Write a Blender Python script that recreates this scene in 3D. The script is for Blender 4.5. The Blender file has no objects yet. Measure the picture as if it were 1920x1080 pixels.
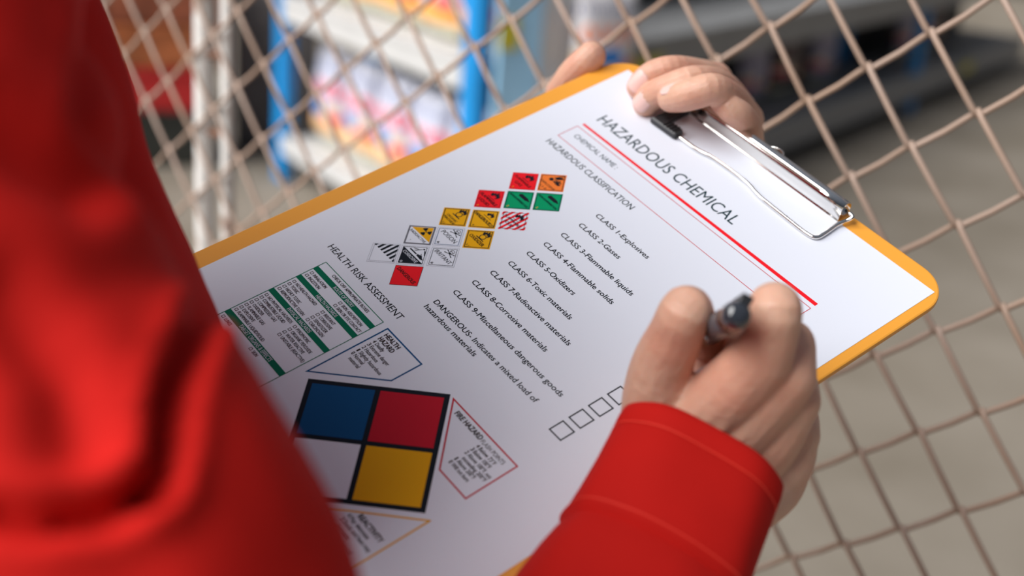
import bpy, bmesh, math, random
import numpy as np
from mathutils import Vector, Matrix, noise
from mathutils.geometry import tessellate_polygon

random.seed(7)
SC = bpy.context.scene
COL = SC.collection

# ------------------------------------------------------------------ camera, world, light, exposure
F = 2485.5                                   # focal length in pixels of a 1920 wide frame
CAM = Vector((0, 0, 1.5))
M = Matrix(((0.99715, 0.07546, 0.0), (0.02541, -0.33578, 0.94160), (0.07105, -0.93891, -0.33674)))  # lens axes -> world

M = M.to_quaternion().to_matrix()

def W(x, y, z):
    """point given in metres right / down / forward of the lens -> world"""
    return CAM + M @ Vector((x, y, z))

def P(px, py, d):
    """point seen at pixel (px, py), d metres in front of the lens -> world"""
    return W((px - 960) / F * d, (py - 540) / F * d, d)


# ------------------------------------------------------------------ measured constants
PAGE_ROT = [2.1473965, 1.0660688, -0.4190324]        # pose of the page against the lens (rotation vector, mm)
PAGE_T = [62.4784, -117.4450, 713.6669]
NFPA_C, NFPA_H = (128.4, -252.6), 42.6
ELBOW_R = (-0.030, 0.245, 0.385)
SHOULDER_R = (-0.165, -0.01, 0.315)
# hands as chains of (pixel x, pixel y, depth m, radius mm)
RIGHT_HAND = [
    [(1285, 960, .486, 19), (1318, 866, .503, 19), (1325, 810, .510, 19)],                                      # wrist
    [(1240, 850, .502, 17), (1300, 800, .500, 14), (1372, 730, .490, 13), (1428, 672, .480, 11.3)],             # index metacarpal
    [(1320, 850, .505, 17), (1400, 780, .498, 14), (1476, 705, .488, 11)],                                      # middle
    [(1380, 870, .510, 16), (1440, 810, .506, 14), (1487, 752, .500, 10.5)],                                    # ring
    [(1420, 900, .518, 15), (1462, 860, .520, 14), (1488, 815, .518, 10.5)],                                    # little
    [(1370, 950, .500, 15), (1440, 905, .522, 14), (1470, 850, .525, 12)],                                      # heel of the hand
    [(1250, 840, .508, 16), (1232, 765, .505, 14), (1240, 690, .498, 12), (1268, 625, .488, 10.4), (1286, 582, .482, 9.5), (1300, 600, .500, 8.8), (1322, 638, .530, 8)],   # thumb
    [(1290, 800, .508, 14), (1318, 745, .512, 10), (1352, 712, .505, 8)],
    [(1300, 760, .535, 16), (1350, 705, .535, 14), (1410, 690, .53, 12)],                                       # palm hollow                                       # web
    [(1428, 672, .480, 11.3), (1448, 622, .474, 9.8), (1453, 580, .472, 9.8), (1440, 585, .490, 9.0), (1405, 612, .510, 8.4), (1362, 640, .535, 7.5)],   # index
    [(1476, 705, .488, 11), (1482, 668, .492, 9.6), (1478, 642, .500, 9.3), (1440, 655, .530, 8.5), (1395, 670, .548, 7.5)],      # middle
    [(1487, 752, .500, 10.5), (1488, 720, .515, 9.2), (1470, 705, .535, 8.5), (1430, 700, .553, 7.5)],          # ring
    [(1488, 815, .518, 10.5), (1492, 780, .530, 8.8), (1470, 755, .545, 8.0), (1430, 740, .556, 7)],            # little
    [(1318, 830, .490, 4), (1400, 745, .4815, 3.4), (1440, 690, .4765, 4)],                                     # tendons on the back
    [(1360, 850, .492, 4), (1440, 765, .4865, 3.4), (1480, 715, .482, 4)],
    [(1395, 870, .497, 4), (1450, 800, .4955, 3.2), (1488, 755, .493, 4)],
]
LEFT_HAND = [
    [(1197, 163, .693, 6.4), (1210, 149, .690, 7.0), (1232, 136, .688, 7.3), (1270, 131, .690, 7.6), (1340, 146, .716, 8.6)],      # index
    [(1211, 193, .685, 7.1), (1224, 180, .681, 7.6), (1252, 166, .674, 7.6), (1300, 152, .670, 8.0), (1350, 163, .692, 9.0), (1385, 205, .725, 9.8)],   # middle
    [(1258, 186, .668, 6.8), (1282, 181, .660, 7.8), (1306, 174, .656, 8.2), (1338, 168, .656, 8.2), (1372, 190, .676, 8.8), (1398, 225, .712, 10)],    # ring
    [(1355, 192, .662, 6.2), (1370, 204, .660, 7.0), (1388, 217, .664, 7.2), (1402, 242, .680, 7.8), (1402, 290, .71, 9)],         # little
    [(1345, 165, .716, 9.5), (1372, 215, .735, 11), (1395, 290, .735, 11), (1330, 330, .755, 14), (1240, 300, .775, 18)],          # palm
    [(1340, 150, .722, 10), (1300, 220, .765, 14), (1200, 330, .785, 20), (1120, 470, .785, 20)],
    [(1400, 285, .72, 11), (1330, 380, .75, 14), (1200, 420, .77, 18), (1120, 470, .765, 20)],
    [(1109, 105, .716, 8.0), (1096, 120, .718, 9.0), (1070, 150, .728, 9.2), (1052, 200, .752, 10.5), (1080, 300, .775, 14), (1150, 400, .78, 18)],     # thumb
]
NAILS = [(0, .75, (-.10, -.30, -1)), (1, .55, (.05, -.25, -1)), (2, .50, (-.10, -.75, -1)), (3, .35, (.30, -.9, -.8))]
JACKET = [
    [(P(-345, -260, .345), 60), (P(-345, 80, .325), 65), (P(-262, 470, .312), 65), (P(-100, 850, .306), 65), (P(35, 990, .302), 64), (P(180, 1235, .30), 62), (P(330, 1560, .315), 58), (W(*ELBOW_R), 54)],
    [(P(-420, 60, .36), 60), (P(-420, -260, .36), 55), (P(-600, -500, .38), 50)],
    [(P(-210, -250, .47), 50), (P(-108, 0, .47), 50), (P(-32, 200, .47), 50), (P(30, 390, .47), 50), (P(112, 560, .47), 50), (P(170, 760, .47), 52)],
]
CREASES = [
    ([(190, -60), (166, 120), (160, 225), (250, 330), (350, 460)], 22, .005),
    ([(372, 600), (325, 730), (308, 860), (285, 915)], 24, .012),
    ([(285, 915), (200, 962), (60, 980), (-60, 960)], 27, .010),
    ([(-40, 220), (80, 310), (160, 360)], 50, .006),
    ([(0, 560), (120, 700), (140, 820)], 60, .004),
]
CUFF_A, CUFF_B = (1308, 850, .495), (1202, 1085, .466)
CUFF_E1 = (.96, .27, .05)
CUFF_R = (.0325, .0235)
CUFF_TILT = 0.0

cam_d = bpy.data.cameras.new('camera')
cam = bpy.data.objects.new('camera', cam_d)
COL.objects.link(cam)
SC.camera = cam
R3 = Matrix((M @ Vector((1, 0, 0)), M @ Vector((0, -1, 0)), M @ Vector((0, 0, -1)))).transposed()
cam.matrix_world = Matrix.Translation(CAM) @ R3.to_4x4()
cam_d.sensor_width = 36
cam_d.lens = F / 1920 * 36
cam_d.clip_start = 0.01
cam_d.clip_end = 200
cam_d.dof.use_dof = True
cam_d.dof.focus_distance = 0.588
cam_d.dof.aperture_fstop = 4.9
cam_d.dof.aperture_blades = 0

world = bpy.data.worlds.new('overcast_sky')
SC.world = world
world.use_nodes = True
wn, wl = world.node_tree.nodes, world.node_tree.links
wn.clear()
w_out = wn.new('ShaderNodeOutputWorld')
w_bg = wn.new('ShaderNodeBackground')
w_tc = wn.new('ShaderNodeTexCoord')
w_sep = wn.new('ShaderNodeSeparateXYZ')
w_ramp = wn.new('ShaderNodeValToRGB')
wl.new(w_tc.outputs['Generated'], w_sep.inputs[0])
wl.new(w_sep.outputs['Z'], w_ramp.inputs[0])
w_ramp.color_ramp.elements[0].position = 0.0
w_ramp.color_ramp.elements[0].color = (0.20, 0.23, 0.29, 1)
w_ramp.color_ramp.elements[1].position = 1.0
w_ramp.color_ramp.elements[1].color = (0.92, 1.02, 1.25, 1)
wl.new(w_ramp.outputs[0], w_bg.inputs[0])
w_bg.inputs[1].default_value = 0.18
wl.new(w_bg.outputs[0], w_out.inputs[0])

sun_d = bpy.data.lights.new('hazy_sun', 'SUN')
sun_d.energy = 5.0
sun_d.angle = math.radians(58)
sun_d.color = (1.0, 0.98, 0.965)
sun = bpy.data.objects.new('hazy_sun', sun_d)
COL.objects.link(sun)
sun.rotation_euler = Vector((0.70, 0.34, -0.62)).to_track_quat('-Z', 'Y').to_euler()

SC.view_settings.view_transform = 'Standard'
SC.view_settings.look = 'None'
SC.view_settings.gamma = 1
SC.view_settings.use_curve_mapping = False
SC.view_settings.exposure = 0.27

# ------------------------------------------------------------------ helpers
def mat(name, col, rough=0.5, metal=0.0, bump=0.0, bscale=200.0, vary=0.0, vscale=8.0, sss=0.0, coat=0.0, sheen=0.0, spec=0.5, col2=None):
    m = bpy.data.materials.new(name)
    m.use_nodes = True
    n, l = m.node_tree.nodes, m.node_tree.links
    b = n['Principled BSDF']
    b.inputs['Base Color'].default_value = (*col, 1)
    b.inputs['Roughness'].default_value = rough
    b.inputs['Metallic'].default_value = metal
    b.inputs['Specular IOR Level'].default_value = spec
    b.inputs['Coat Weight'].default_value = coat
    b.inputs['Sheen Weight'].default_value = sheen
    if sss:
        b.inputs['Subsurface Weight'].default_value = sss
        b.inputs['Subsurface Radius'].default_value = (0.006, 0.0022, 0.0012)
        b.inputs['Subsurface Scale'].default_value = 1.0
    tc = n.new('ShaderNodeTexCoord')
    if vary or col2:
        nz = n.new('ShaderNodeTexNoise')
        nz.inputs['Scale'].default_value = vscale
        nz.inputs['Detail'].default_value = 4
        l.new(tc.outputs['Object'], nz.inputs['Vector'])
        rp = n.new('ShaderNodeValToRGB')
        rp.color_ramp.elements[0].position = 0.35
        rp.color_ramp.elements[1].position = 0.65
        c2 = col2 if col2 else tuple(c * (1 - vary) for c in col)
        rp.color_ramp.elements[0].color = (*c2, 1)
        rp.color_ramp.elements[1].color = (*col, 1)
        l.new(nz.outputs['Fac'], rp.inputs[0])
        l.new(rp.outputs[0], b.inputs['Base Color'])
    if bump:
        nz = n.new('ShaderNodeTexNoise')
        nz.inputs['Scale'].default_value = bscale
        nz.inputs['Detail'].default_value = 3
        l.new(tc.outputs['Object'], nz.inputs['Vector'])
        bp = n.new('ShaderNodeBump')
        bp.inputs['Strength'].default_value = bump
        bp.inputs['Distance'].default_value = 0.001
        l.new(nz.outputs['Fac'], bp.inputs['Height'])
        l.new(bp.outputs[0], b.inputs['Normal'])
    return m

def tag(o, label=None, cat=None, group=None, kind=None):
    if label: o['label'] = label
    if cat: o['category'] = cat
    if group: o['group'] = group
    if kind: o['kind'] = kind
    return o

def empty(name, label, cat, mw=None, group=None):
    o = bpy.data.objects.new(name, None)
    COL.objects.link(o)
    o.empty_display_size = 0.02
    if mw is not None: o.matrix_world = mw
    return tag(o, label, cat, group)

def link(name, me, m, parent=None, smooth=False):
    if m is not None:
        me.materials.clear()
        me.materials.append(m)
    if smooth:
        me.polygons.foreach_set('use_smooth', [True] * len(me.polygons))
    o = bpy.data.objects.new(name, me)
    COL.objects.link(o)
    if parent is not None: o.parent = parent
    return o

def obj(name, bm, m, parent=None, smooth=False):
    me = bpy.data.meshes.new(name)
    bm.normal_update()
    bm.to_mesh(me)
    bm.free()
    return link(name, me, m, parent, smooth)

def local(o, world_pts):
    inv = o.matrix_world.inverted()
    return [inv @ p for p in world_pts]

def add_box(bm, c, s, rot=None, bevel=0.0):
    g = bmesh.ops.create_cube(bm, size=1)
    mt = Matrix.Translation(Vector(c)) @ (rot.to_4x4() if rot else Matrix.Identity(4)) @ Matrix.Diagonal((*s, 1))
    bmesh.ops.transform(bm, matrix=mt, verts=g['verts'])
    if bevel:
        es = list({e for v in g['verts'] for e in v.link_edges})
        bmesh.ops.bevel(bm, geom=es, offset=bevel, segments=2, affect='EDGES', profile=0.5)

def frames(pts):
    """parallel-transport frames along a polyline"""
    pts = [Vector(p) for p in pts]
    n = len(pts)
    tans = []
    for i in range(n):
        a = pts[max(0, i - 1)]; b = pts[min(n - 1, i + 1)]
        tans.append((b - a).normalized())
    up = Vector((0, 0, 1)) if abs(tans[0].z) < 0.9 else Vector((1, 0, 0))
    u = tans[0].cross(up).normalized()
    out = []
    for i in range(n):
        if i:
            ax = tans[i - 1].cross(tans[i])
            if ax.length > 1e-8:
                u = Matrix.Rotation(tans[i - 1].angle(tans[i]), 3, ax.normalized()) @ u
        w = tans[i].cross(u).normalized()
        out.append((pts[i], tans[i], u, w))
    return out

def add_tube(bm, pts, radii, seg=12, caps=True, round_caps=False, flat=1.0):
    if not hasattr(radii, '__len__'): radii = [radii] * len(pts)
    pts = [Vector(p) for p in pts]
    if round_caps:
        a = (pts[0] - pts[1]).normalized(); b = (pts[-1] - pts[-2]).normalized()
        pre, pr, suf, sr = [], [], [], []
        for k in (0.08, 0.35, 0.62, 0.85):
            pre.append(pts[0] + a * radii[0] * math.cos(k * math.pi / 2)); pr.append(radii[0] * math.sin(k * math.pi / 2))
            suf.insert(0, pts[-1] + b * radii[-1] * math.cos(k * math.pi / 2)); sr.insert(0, radii[-1] * math.sin(k * math.pi / 2))
        pts = pre + pts + suf
        radii = pr + list(radii) + sr
    rings = []
    for (p, t, u, w), r in zip(frames(pts), radii):
        rings.append([bm.verts.new(p + (u * math.cos(2 * math.pi * k / seg) + w * flat * math.sin(2 * math.pi * k / seg)) * r) for k in range(seg)])
    for a, b in zip(rings, rings[1:]):
        for k in range(seg):
            bm.faces.new((a[k], a[(k + 1) % seg], b[(k + 1) % seg], b[k]))
    if caps:
        bm.faces.new(rings[0][::-1]); bm.faces.new(rings[-1])
    return rings

def smooth_path(pts, sub=6, closed=False):
    """Catmull-Rom through points (tuples may carry extra values, e.g. radius)"""
    a = [np.array(p, float) for p in pts]
    n = len(a); out = []
    for i in range(n - 1):
        p0 = a[max(0, i - 1)]; p1 = a[i]; p2 = a[i + 1]; p3 = a[min(n - 1, i + 2)]
        for k in range(sub):
            t = k / sub
            out.append(0.5 * ((2 * p1) + (-p0 + p2) * t + (2 * p0 - 5 * p1 + 4 * p2 - p3) * t * t + (-p0 + 3 * p1 - 3 * p2 + p3) * t ** 3))
    out.append(a[-1])
    return out

def round_corners(pts, r, seg=5):
    pts = [Vector(p) for p in pts]
    out = [pts[0]]
    for a, b, c in zip(pts, pts[1:], pts[2:]):
        u = (a - b); v = (c - b)
        d = min(r, u.length * 0.49, v.length * 0.49)
        s = b + u.normalized() * d; e = b + v.normalized() * d
        for k in range(seg + 1):
            t = k / seg
            out.append(s * (1 - t) ** 2 + b * 2 * t * (1 - t) + e * t * t)
    out.append(pts[-1])
    return out

def remesh(bm, voxel, smooth_it=4, fac=0.5):
    me = bpy.data.meshes.new('tmp'); bm.normal_update(); bm.to_mesh(me); bm.free()
    o = bpy.data.objects.new('tmp', me); COL.objects.link(o)
    md = o.modifiers.new('r', 'REMESH'); md.mode = 'VOXEL'; md.voxel_size = voxel; md.use_smooth_shade = True
    if smooth_it:
        ms = o.modifiers.new('s', 'SMOOTH'); ms.factor = fac; ms.iterations = smooth_it
    dg = bpy.context.evaluated_depsgraph_get()
    out = bpy.data.meshes.new_from_object(o.evaluated_get(dg))
    bpy.data.objects.remove(o); bpy.data.meshes.remove(me)
    return out

# ------------------------------------------------------------------ materials
M_paper = mat('paper_white', (0.82, 0.85, 0.94), 0.55, spec=0.3)
M_orange = mat('orange_board', (0.94, 0.40, 0.045), 0.32, bump=0.05, bscale=900, coat=0.2)
M_chrome = mat('chrome', (0.80, 0.79, 0.76), 0.12, metal=1.0)
M_rubber = mat('black_rubber', (0.02, 0.021, 0.024), 0.38, bump=0.05, bscale=1500)
M_ink = mat('ink_black', (0.010, 0.014, 0.022), 0.65, spec=0.12)
M_inkteal = mat('ink_teal', (0.006, 0.035, 0.045), 0.65, spec=0.12)
M_inkbrown = mat('ink_brown', (0.035, 0.02, 0.018), 0.65, spec=0.12)
M_inkgrey = mat('ink_grey', (0.35, 0.36, 0.42), 0.65, spec=0.12)
M_red = mat('ink_red', (0.90, 0.012, 0.022), 0.65, spec=0.12)
M_thinred = mat('ink_thin_red', (0.62, 0.04, 0.06), 0.65, spec=0.12)
M_dred = mat('ink_dark_red', (0.55, 0.012, 0.03), 0.65, spec=0.12)
M_green = mat('ink_green', (0.0, 0.16, 0.085), 0.65, spec=0.12)
M_lgreen = mat('ink_label_green', (0.0, 0.32, 0.13), 0.65, spec=0.12)
M_blue = mat('ink_blue', (0.005, 0.085, 0.24), 0.65, spec=0.12)
M_yel = mat('ink_yellow', (0.85, 0.42, 0.008), 0.65, spec=0.12)
M_or = mat('ink_orange', (0.92, 0.22, 0.04), 0.65, spec=0.12)
M_grey = mat('ink_border_grey', (0.16, 0.16, 0.19), 0.65, spec=0.12)
M_skin = mat('skin', (0.76, 0.46, 0.33), 0.45, bump=0.28, bscale=420, col2=(0.72, 0.37, 0.26), vscale=45, sss=0.35)
def skin_detail(m):
    n, l = m.node_tree.nodes, m.node_tree.links
    bp = [q for q in n if q.type == 'BUMP'][0]; tc = [q for q in n if q.type == 'TEX_COORD'][0]
    v = n.new('ShaderNodeTexNoise'); v.inputs['Scale'].default_value = 95; v.inputs['Detail'].default_value = 5; v.inputs['Distortion'].default_value = 1.2
    l.new(tc.outputs['Object'], v.inputs['Vector'])
    b2 = n.new('ShaderNodeBump'); b2.inputs['Strength'].default_value = 0.35; b2.inputs['Distance'].default_value = 0.002
    l.new(v.outputs['Fac'], b2.inputs['Height']); l.new(bp.outputs[0], b2.inputs['Normal'])
    l.new(b2.outputs[0], n['Principled BSDF'].inputs['Normal'])
skin_detail(M_skin)
M_nail = mat('nail', (0.92, 0.62, 0.56), 0.3, spec=0.4)
M_jacket = mat('red_fabric', (0.60, 0.013, 0.009), 0.8, bump=0.25, bscale=1500, vary=0.10, vscale=12, spec=0.12)
M_stitch = mat('red_thread', (0.85, 0.04, 0.02), 0.7)
M_penbody = mat('pen_barrel', (0.10, 0.10, 0.115), 0.25, coat=0.6)
M_pencap = mat('pen_end', (0.03, 0.035, 0.045), 0.08, coat=1.0)
M_wire = mat('coated_wire', (0.42, 0.31, 0.25), 0.5, bump=0.1, bscale=300, col2=(0.37, 0.25, 0.18), vscale=14)
M_body = mat('dark_trousers', (0.03, 0.03, 0.05), 0.8)

# ------------------------------------------------------------------ setting
def floor_mat():
    m = mat('concrete', (0.255, 0.22, 0.175), 0.75, bump=0.3, bscale=30, col2=(0.19, 0.16, 0.12), vscale=1.6)
    return m
bm = bmesh.new(); bmesh.ops.create_grid(bm, x_segments=4, y_segments=4, size=14)
bmesh.ops.translate(bm, verts=bm.verts, vec=(0, 8, 0))
tag(obj('floor', bm, floor_mat()), kind='structure')
M_wall = mat('dark_render', (0.10, 0.095, 0.09), 0.9, bump=0.3, bscale=20, vary=0.3, vscale=2)
bm = bmesh.new(); add_box(bm, (0, 15, 1.6), (26, 0.2, 3.2))
tag(obj('wall_back', bm, M_wall), kind='structure')

# ------------------------------------------------------------------ shelving behind the fence
M_blue_metal = mat('blue_enamel', (0.005, 0.27, 0.66), 0.45, vary=0.15, vscale=10)
M_shelf_white = mat('white_enamel', (0.56, 0.56, 0.55), 0.45, vary=0.06)
M_shelf_grey = mat('grey_enamel', (0.33, 0.33, 0.325), 0.45, vary=0.1)
M_back_dark = mat('dark_panel', (0.022, 0.022, 0.026), 0.7, vary=0.2)
M_taupe = mat('taupe_enamel', (0.20, 0.18, 0.17), 0.6, vary=0.15)

def rack(name, label, base, u, n, length, depth, uprights, tiers, top, beam_mat, up_mat, back=True):
    """u along the face, n out of the face; tiers: (z0, z1) of the front beams"""
    rot = Matrix((u, -n, Vector((0, 0, 1)))).transposed()
    t = empty(name, label, 'shelf', Matrix.Translation(base) @ rot.to_4x4())
    for s in uprights:
        for dy in (0.0, depth):
            bm = bmesh.new(); add_box(bm, (s, dy, top / 2), (0.09, 0.05, top), bevel=0.004)
            for k in range(int(top / 0.05)):
                add_box(bm, (s, dy - 0.0255, 0.05 + 0.05 * k), (0.012, 0.003, 0.022))
            obj('upright', bm, up_mat, t)
    s0, s1 = 0.0, length
    for (z0, z1) in tiers:
        bm = bmesh.new(); add_box(bm, ((s0 + s1) / 2, -0.012, (z0 + z1) / 2), (s1 - s0 - 0.09, 0.03, z1 - z0), bevel=0.006)
        add_box(bm, ((s0 + s1) / 2, -0.03, z1 - 0.012), (s1 - s0 - 0.09, 0.012, 0.016), bevel=0.002)
        obj('front_rail', bm, beam_mat, t)
        bm = bmesh.new(); add_box(bm, ((s0 + s1) / 2, depth / 2 + 0.005, z1 - 0.02), (s1 - s0 - 0.09, depth, 0.02))
        obj('deck', bm, beam_mat, t)
    if back:
        bm = bmesh.new(); add_box(bm, ((s0 + s1) / 2, depth + 0.035, top / 2), (s1 - s0, 0.015, top - 0.04))
        obj('back_panel', bm, M_back_dark, t)
    return t, rot

uL = Vector((-0.57, 0.82, 0)).normalized(); nL = Vector((-0.82, -0.57, 0)).normalized()
baseL = Vector((-0.165, 4.14, 0)) + uL * 0.0
rackL, rotL = rack('shelf_unit', 'white shelf unit with blue uprights stocked with colourful detergent bags', baseL, uL, nL, 1.45, 0.42, (0.0, 1.43), ((0.12, 0.2), (0.66, 0.77)), 1.25, M_shelf_white, M_blue_metal)
uR = Vector((0.545, 0.839, 0)).normalized(); nR = Vector((0.839, -0.545, 0)).normalized() * 1.0
baseR = Vector((1.1, 6.02, 0)) - uR * 1.40
rackR, rotR = rack('shelf_unit', 'long grey shelf unit, mostly empty, with one blue post', baseR, uR, nR, 6.0, 0.45, (3.52,), ((0.08, 0.235), (0.60, 0.75)), 1.3, M_shelf_grey, M_blue_metal)

# printed packaging: everything on it is flat print
def bag_mat(name, body, accent, logo, low, seed=0.0):
    m = bpy.data.materials.new(name); m.use_nodes = True
    n, l = m.node_tree.nodes, m.node_tree.links
    b = n['Principled BSDF']; b.inputs['Roughness'].default_value = 0.35
    tc = n.new('ShaderNodeTexCoord'); sp = n.new('ShaderNodeSeparateXYZ')
    l.new(tc.outputs['Object'], sp.inputs[0])
    def mth(op, a, c=None, v=None):
        q = n.new('ShaderNodeMath'); q.operation = op
        if isinstance(a, (int, float)): q.inputs[0].default_value = a
        else: l.new(a, q.inputs[0])
        if c is not None:
            if isinstance(c, (int, float)): q.inputs[1].default_value = c
            else: l.new(c, q.inputs[1])
        return q.outputs[0]
    X, Z = sp.outputs['X'], sp.outputs['Z']
    def ell(cx, cz, rx, rz):
        a = mth('DIVIDE', mth('SUBTRACT', X, cx), rx); c = mth('DIVIDE', mth('SUBTRACT', Z, cz), rz)
        return mth('LESS_THAN', mth('ADD', mth('MULTIPLY', a, a), mth('MULTIPLY', c, c)), 1.0)
    def mix(f, a, col):
        q = n.new('ShaderNodeMix'); q.data_type = 'RGBA'
        l.new(f, q.inputs[0])
        if isinstance(a, tuple): q.inputs[6].default_value = (*a, 1)
        else: l.new(a, q.inputs[6])
        q.inputs[7].default_value = (*col, 1)
        return q.outputs[2]
    wave = mth('MULTIPLY', mth('SINE', mth('MULTIPLY', X, 30.0 + seed)), 0.014)
    c = mix(mth('LESS_THAN', mth('ADD', Z, wave), 0.155), body, (0.80, 0.62, 0.42))
    c = mix(mth('LESS_THAN', mth('ADD', Z, wave), 0.10), c, low)
    c = mix(mth('LESS_THAN', Z, 0.045), c, (0.80, 0.78, 0.60))
    c = mix(ell(0.005, 0.145, 0.055, 0.032), c, accent)
    c = mix(ell(-0.085, 0.115, 0.035, 0.02), c, (0.75, 0.08, 0.16))
    c = mix(ell(0.075, 0.10, 0.04, 0.022), c, (0.9, 0.33, 0.03))
    for cx, w_ in ((-0.09, .022), (-0.045, .018), (0.0, .02), (0.045, .018), (0.09, .02)):      # big word, as letter strokes
        c = mix(ell(cx, 0.225, w_, 0.034), c, logo)
        c = mix(ell(cx, 0.225, w_ * 0.4, 0.018), c, body)
    tick = mth('GREATER_THAN', mth('SINE', mth('MULTIPLY', X, 330.0)), 0.45)
    band = mth('MULTIPLY', mth('GREATER_THAN', Z, 0.29), mth('LESS_THAN', Z, 0.325))
    c = mix(mth('MULTIPLY', tick, band), c, (0.10, 0.14, 0.32))
    l.new(c, b.inputs['Base Color'])
    return m

def bag_mesh(w=0.248, h=0.38, d=0.12, seed=0):
    rnd = random.Random(seed); bm = bmesh.new(); nx, nz = 14, 16
    def surf(side):
        g = []
        for j in range(nz + 1):
            row = []
            for i in range(nx + 1):
                u = i / nx * 2 - 1; v = j / nz
                puff = (max(0.0, 1 - abs(u) ** 3.0) ** 0.5) * (min(1, v * 6) ** 0.6) * (max(0, 1 - v ** 4) ** 0.6)
                x = u * w / 2 * (1 - 0.05 * math.sin(v * math.pi)); z = v * h + 0.008 * math.sin(u * 7 + seed) * v
                y = side * (d / 2 * puff + 0.001) + 0.005 * noise.noise(Vector((u * 3, v * 4, seed + side)))* (puff)
                if v > 0.94: y = side * 0.0012 + 0.006 * math.sin(u * 9 + seed)
                row.append(bm.verts.new((x, y, z)))
            g.append(row)
        for j in range(nz):
            for i in range(nx):
                f = (g[j][i], g[j][i + 1], g[j + 1][i + 1], g[j + 1][i])
                bm.faces.new(f if side < 0 else f[::-1])
        return g
    a = surf(-1); b = surf(1)
    for j in range(nz):
        bm.faces.new((a[j + 1][0], b[j + 1][0], b[j][0], a[j][0])); bm.faces.new((a[j][nx], b[j][nx], b[j + 1][nx], a[j + 1][nx]))
    for i in range(nx):
        bm.faces.new((a[nz][i], a[nz][i + 1], b[nz][i + 1], b[nz][i])); bm.faces.new((b[0][i], b[0][i + 1], a[0][i + 1], a[0][i]))
    me = bpy.data.meshes.new('bag'); bm.to_mesh(me); bm.free(); me.polygons.foreach_set('use_smooth', [True] * len(me.polygons))
    return me

B_low = bag_mat('bag_print_pink', (0.56, 0.58, 0.68), (0.03, 0.20, 0.55), (0.78, 0.12, 0.18), (0.85, 0.52, 0.26))
B_up = bag_mat('bag_print_blue', (0.56, 0.62, 0.74), (0.04, 0.26, 0.60), (0.80, 0.22, 0.34), (0.88, 0.42, 0.10), 6)
B_dark = bag_mat('bag_print_plum', (0.035, 0.012, 0.018), (0.05, 0.02, 0.05), (0.10, 0.02, 0.03), (0.03, 0.01, 0.015), 3)
B_pale = bag_mat('bag_print_lilac', (0.50, 0.48, 0.60), (0.2, 0.2, 0.4), (0.25, 0.2, 0.35), (0.30, 0.28, 0.42), 3)
bagm = {}
def bag(material, name, label, loc, rot, scale=(1, 1, 1), group=None, seed=0):
    key = (material.name, seed % 3)
    if key not in bagm:
        me = bag_mesh(seed=seed % 3); me.materials.append(material); bagm[key] = me
    o = bpy.data.objects.new(name, bagm[key]); COL.objects.link(o)
    o.matrix_world = Matrix.Translation(loc) @ rot.to_4x4() @ Matrix.Diagonal((*scale, 1))
    return tag(o, label, 'bag', group)
order = ['nearest the light blue end post', 'second from the light blue end post', 'middle of its row', 'second from the left-hand blue post', 'beside the left-hand blue post']
for i in range(5):
    s = 0.19 + i * 0.262
    bag(B_low, 'detergent_bag', 'pink-lettered detergent bag on the lower shelf, ' + order[i],
        baseL + uL * s - nL * 0.13 + Vector((0, 0, 0.2)), Matrix.Rotation(random.uniform(-.08, .08), 3, 'Z') @ rotL, (1, 1.1, 1.0 + random.uniform(-.03, .03)), 'detergent bags on the lower shelf', i)
for i in range(5):
    s = 0.17 + i * 0.262
    bag(B_up, 'detergent_bag', 'pale blue detergent bag on the upper shelf, ' + order[i],
        baseL + uL * s - nL * 0.13 + Vector((0, 0, 0.77)), Matrix.Rotation(random.uniform(-.1, .1), 3, 'Z') @ rotL, (1, 1.1, 1.05), 'detergent bags on the upper shelf', i + 1)
# end bay of the stocked unit
rotE = Matrix((nL, uL, Vector((0, 0, 1)))).transposed()
t = empty('end_shelf', 'small white end shelf with light blue side panel beside the stocked unit', 'shelf', Matrix.Translation(baseL - uL * 0.048 - nL * 0.21) @ rotE.to_4x4())
bm = bmesh.new(); add_box(bm, (0.10, -0.02, 0.62), (0.16, 0.02, 1.24), bevel=0.003)
obj('side_panel', bm, mat('light_blue_panel', (0.38, 0.68, 0.92), 0.4), t)
for z in (0.18, 0.62):
    bm = bmesh.new(); add_box(bm, (-0.10, -0.14, z), (0.26, 0.24, 0.10), bevel=0.005)
    obj('shelf_board', bm, M_shelf_white, t)
bm = bmesh.new(); add_box(bm, (-0.12, -0.02, 0.62), (0.30, 0.012, 1.24))
obj('back_panel', bm, M_shelf_white, t)
bl = mat('bright_blue_card', (0.005, 0.16, 0.55), 0.4, vary=0.1)
bm = bmesh.new(); add_box(bm, (0, 0, 0.055), (0.14, 0.12, 0.11), bevel=0.004); add_box(bm, (0, 0, 0.113), (0.144, 0.02, 0.002))
o = obj('box', bm, bl); o.matrix_world = Matrix.Translation(baseL - uL * 0.175 - nL * 0.25 + Vector((0, 0, 0.46))) @ rotE.to_4x4()
o.location.z = 0.23
tag(o, 'small bright blue box on the lower end shelf', 'box')
bag(bag_mat('bag_print_orange', (0.72, 0.70, 0.72), (0.02, 0.20, 0.62), (0.90, 0.30, 0.16), (0.03, 0.22, 0.60), 9), 'detergent_bag', 'white bag with orange lettering standing on the end shelf',
    baseL - uL * 0.175 - nL * 0.36 + Vector((0, 0, 0.67)), rotE, (0.95, 0.8, 0.9), seed=1)
yl = mat('yellow_card', (0.72, 0.62, 0.03), 0.5, vary=0.1)
bm = bmesh.new(); add_box(bm, (0, 0, 0), (0.07, 0.003, 0.10), bevel=0.001); add_box(bm, (0, -0.002, 0.0), (0.045, 0.001, 0.012))
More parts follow.
